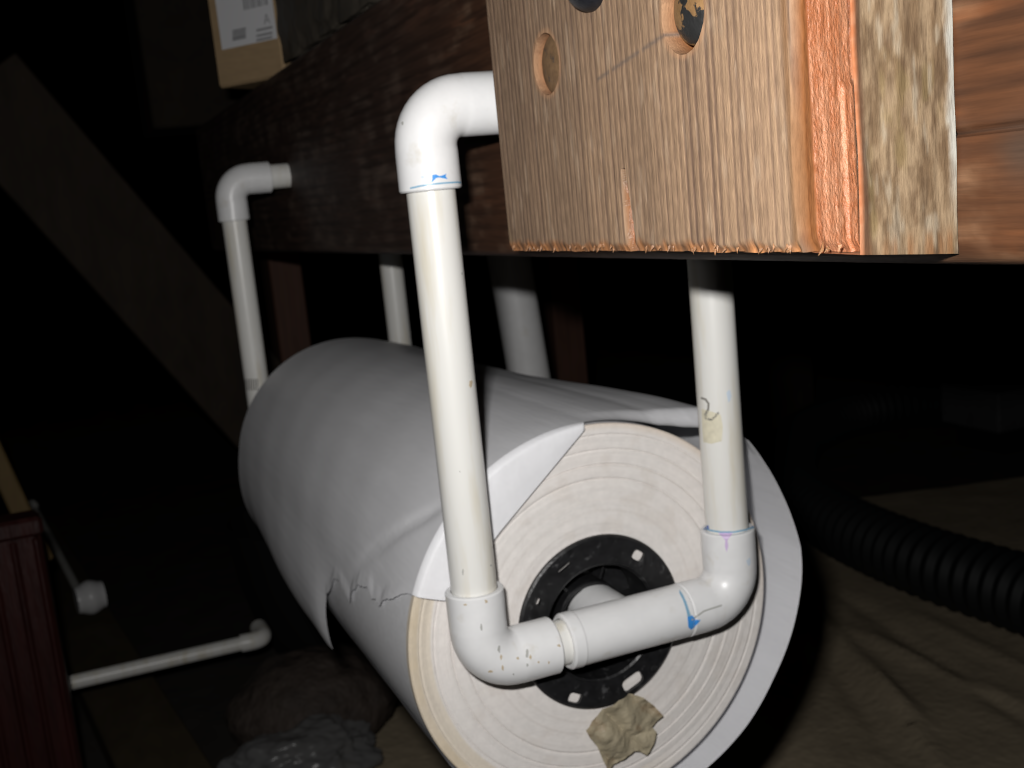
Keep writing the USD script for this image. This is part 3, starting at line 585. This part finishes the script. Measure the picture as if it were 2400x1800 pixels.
# ------------------------------------------------------------------ behind and below, hardly lit
def leaning(p, q, w, d, normal, r=.003):
    """a plank from p to q, w wide, d thick, its broad face turned to 'normal'"""
    p, q = np.asarray(p, float), np.asarray(q, float); L = np.linalg.norm(q - p); x = (q - p) / L; n = np.asarray(normal, float); n -= x * (n @ x); n /= np.linalg.norm(n); y = np.cross(n, x)
    T = np.eye(4); T[:3, 0], T[:3, 1], T[:3, 2], T[:3, 3] = x, y, n, (p + q) / 2 + n * -d / 2
    return bevel_box((L, w, d), r, T)
br = thing('diagonal_brace', 'broad dark brown board slanting down behind the frames on the left', 'board', at(300, 560, 1, 1.95))
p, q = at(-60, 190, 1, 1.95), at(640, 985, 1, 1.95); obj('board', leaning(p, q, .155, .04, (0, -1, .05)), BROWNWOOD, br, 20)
def post(x0, x1, ytop, ybot, Y, label, mt):
    a, b = at(x0, (ytop + ybot) / 2, 1, Y), at(x1, (ytop + ybot) / 2, 1, Y)
    t = thing('timber_post', label, 'post', (a[0], Y, 0))
    top = at((x0 + x1) / 2, ytop, 1, Y)[2]
    obj('timber', bevel_box((b[0] - a[0], .09, top), .003, trimesh.transformations.translation_matrix([(a[0] + b[0]) / 2, Y + .045, top / 2])), mt, t, 20)
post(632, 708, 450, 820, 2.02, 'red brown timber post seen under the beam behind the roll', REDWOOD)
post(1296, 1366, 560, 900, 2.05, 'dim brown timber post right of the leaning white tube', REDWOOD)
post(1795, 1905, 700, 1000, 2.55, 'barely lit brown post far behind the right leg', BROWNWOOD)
wt = thing('leaning_tube', 'thick white plastic tube leaning behind the paper roll', 'tube', at(1250, 800, 1, 1.42))
p, q = at(1185, 560, 1, 1.42), at(1262, 1010, 1, 1.42); obj('tube', rod(p, q, .0295, 40), WHITE, wt, 40)
dk = thing('dark_carton', 'dark grey carton hardly visible behind the beam end at upper left', 'box', at(430, 150, 1, 2.05))
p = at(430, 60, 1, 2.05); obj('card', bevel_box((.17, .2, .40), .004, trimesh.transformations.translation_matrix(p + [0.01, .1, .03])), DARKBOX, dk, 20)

# the brown sheet on the floor
def ground_sheet():
    outline = np.array([at(x, y, 2, .004)[:2] for x, y in ((790, 1830), (800, 1745), (880, 1690), (960, 1655), (1300, 1500), (1700, 1330), (1800, 1200), (1960, 1180), (2180, 1150), (2420, 1120), (2800, 1080), (3000, 1500), (2900, 1700), (2500, 2100), (1000, 2200))])
    P = Polygon(outline); v2, f2 = trimesh.creation.triangulate_polygon(P, engine='earcut'); v3, f3 = trimesh.remesh.subdivide_to_size(np.c_[v2, np.zeros(len(v2))], f2, .02)
    t = trimesh.Trimesh(v3, f3); t.merge_vertices(); v = t.vertices; z = .004 + .012 * fbm(np.c_[v[:, :2] * 4, v[:, 0] * 0], 3, 141)
    for (a, b, h, w) in ((((1890, 1440), (2150, 1700)), 0, .016, .012), (((2010, 1500), (2330, 1640)), 0, .014, .014), (((1990, 1420), (2400, 1700)), 0, -.012, .012), (((2050, 1600), (2200, 1800)), 0, .012, .010), (((1900, 1500), (2100, 1790)), 0, -.010, .012), (((2150, 1460), (2420, 1590)), 0, .010, .012)):
        A_, B_ = at(*a[0], 2, 0)[:2], at(*a[1], 2, 0)[:2]; e = B_ - A_; L = np.linalg.norm(e); e /= L; d = v[:, :2] - A_; s = d @ e; n = d @ np.array([-e[1], e[0]])
        z = z + h * .7 * np.exp(-(n / (w * 1.3)) ** 2) * step(-.06, .04, s) * step(L + .08, L - .04, s)
    t.vertices[:, 2] = z; return t
sh = obj('ground_sheet', ground_sheet(), SHEET, None, True); tag(sh, 'creased brown sheet spread on the floor below the roll', 'sheet')

# black ribbed hose
cen = catmull([at(x_, y_, 2, .07) for x_, y_ in ((2640, 1480), (2400, 1392), (2150, 1310), (1960, 1225), (1868, 1150), (1850, 1080), (1890, 1015), (2010, 965), (2200, 945), (2450, 960))], 60)
L_ = np.r_[0, np.cumsum(np.linalg.norm(np.diff(cen, axis=0), axis=1))]; s_ = np.arange(0, L_[-1], .006); cen = np.stack([np.interp(s_, L_, cen[:, k]) for k in range(3)], 1)
rad = .063 + .0045 * np.sin(np.arange(len(cen)) * 2 * math.pi / 5)
hs = obj('ribbed_hose', path_sweep(cen, rad, 28), HOSE, None, 30); tag(hs, 'black ribbed hose curving across the floor at right', 'hose')
g = at(2365, 965, 1, 2.1); gc = thing('grey_carton', 'faint grey carton at the right edge of the picture', 'box', (g[0], 2.1, 0)); obj('card', bevel_box((.22, .2, .105), .004, trimesh.transformations.translation_matrix([g[0] + .075, 2.2, g[2]])), GREYFAINT, gc, 20)
obj('carton_stand', box((g[0] + .0, 2.12, 0), (g[0] + .17, 2.28, g[2] - .0535)), BIN, gc, False)

# black bin, brown bag, clear bag under the roll
bc = at(800, 1560, 2, .0)
bn = thing('black_bin', 'black round bin standing in the dark behind the lower left of the roll', 'bin', (bc[0], bc[1] + .1, 0))
cx_, cy_ = bc[0], bc[1] + .10
obj('tub', straight((cx_, cy_, 0), (cx_, cy_, 1), [(0, 1e-5), (0, .085), (.004, .09), (.06, .118), (.16, .142), (.24, .150), (.25, .153), (.258, .153), (.26, .147), (.03, .10), (.03, 1e-5)], 48), BIN, bn, 30)
bb = at(745, 1700, 2, .05); br2 = thing('brown_bag', 'dark brown bag slumped on the floor under the roll', 'bag', (bb[0], bb[1], 0))
obj('cloth', lump((bb[0] + .005, bb[1] + .02, .075), (.125, .10, .085), 8, .14, 1.8, 4, .003), BAGBROWN, br2, True)
cb = at(700, 1790, 2, .03); cbt = thing('clear_bag', 'crumpled clear plastic bag on the floor at the bottom edge', 'bag', (cb[0], cb[1], 0))
obj('film', lump((cb[0], cb[1] - .03, .045), (.105, .06, .055), 12, .34, 2.2, 5, .003), CLEARBAG, cbt, 25)

# things at lower left
lp = thing('floor_pipe', 'thin white pvc pipe with an elbow lying low at lower left', 'pipe', at(400, 1550, 2, .16))
Z1 = .16; a, b = at(150, 1604, 2, Z1), at(618, 1496, 2, Z1); d = (b - a) / np.linalg.norm(b - a)
obj('pipe', rod(a - d * .06, b - d * .01, .0107), IVORY, lp, 40)
e_ = at(592, 1442, 2, Z1) - b; e_ -= d * (e_ @ d); e_ /= np.linalg.norm(e_)
obj('elbow', elbow(b, -d, e_, .030, .045, .014), IVORY, lp, 40) if False else obj('elbow', path_sweep(catmull([b - d * .035, b - d * .012, b + e_ * .012, b + e_ * .05], 8), .0135, 24), IVORY, lp, 40)
rb = at(85, 1500, 1, 1.35); xr = at(150, 1560, 1, 1.35)[0]; zt = at(60, 1222, 1, 1.35)[2]
rd = thing('red_crate', 'dark red ribbed plastic crate at the lower left corner', 'crate', (xr - .15, 1.35, 0))
obj('body', bevel_box((.30, .06, zt), .006, trimesh.transformations.translation_matrix([xr - .15, 1.38, zt / 2])), RED, rd, 20)
for k, x in enumerate(np.arange(xr - .006, xr - .16, -.024)): obj('rib', bevel_box((.008, .010, zt - .03), .003, trimesh.transformations.translation_matrix([x, 1.347, zt / 2 - .004])), RED, rd, 20)
obj('rim', bevel_box((.308, .014, .022), .004, trimesh.transformations.translation_matrix([xr - .15, 1.346, zt - .006])), RED, rd, 20)
oc = thing('ochre_stick', 'ochre wooden stick leaning behind the red crate', 'stick', at(30, 1200, 1, 1.75))
obj('wood', leaning(at(-45, 1000, 1, 1.75), at(105, 1320, 1, 1.75), .028, .02, (0, -1, .1)), OCHRE, oc, 20)
fp_ = thing('floor_plank', 'dark olive plank lying on the floor beside the red crate', 'plank', at(300, 1600, 2, .02))
pa, pb = at(72, 1235, 2, .05), at(420, 1860, 2, .05); obj('wood', leaning(pa, pb, .115, .045, (0, 0, 1)), OLIVE, fp_, 20)
wc = thing('floor_pipe', 'white pvc fitting on a pipe half hidden by the dark plank at lower left', 'pipe', at(218, 1405, 2, .10))
fa, fb = at(198, 1368, 2, .10), at(236, 1432, 2, .10); fd = (fb - fa) / np.linalg.norm(fb - fa); fn = at(245, 1395, 2, .10) - at(218, 1402, 2, .10); fn /= np.linalg.norm(fn)
fm_ = (fa + fb) / 2
obj('fitting', path_sweep(catmull([fm_ - fn * .030, fm_ - fn * .004, fm_ + fn * .022], 6), (.030 - .004 * np.cos(np.linspace(0, 6.28, 13))), 28), WHITE, wc, 40)
obj('pipe', rod(at(84, 1196, 2, .09), fm_ - fn * .018, .0085), IVORY, wc, 40)
wb2 = at(76, 1186, 2, .10); wc2 = thing('pale_knob', 'small white knob above the red crate', 'knob', wb2); obj('plastic', lump(wb2, (.015, .013, .017), 17, .2, 2, 3), GREYDIRT, wc2, 30)
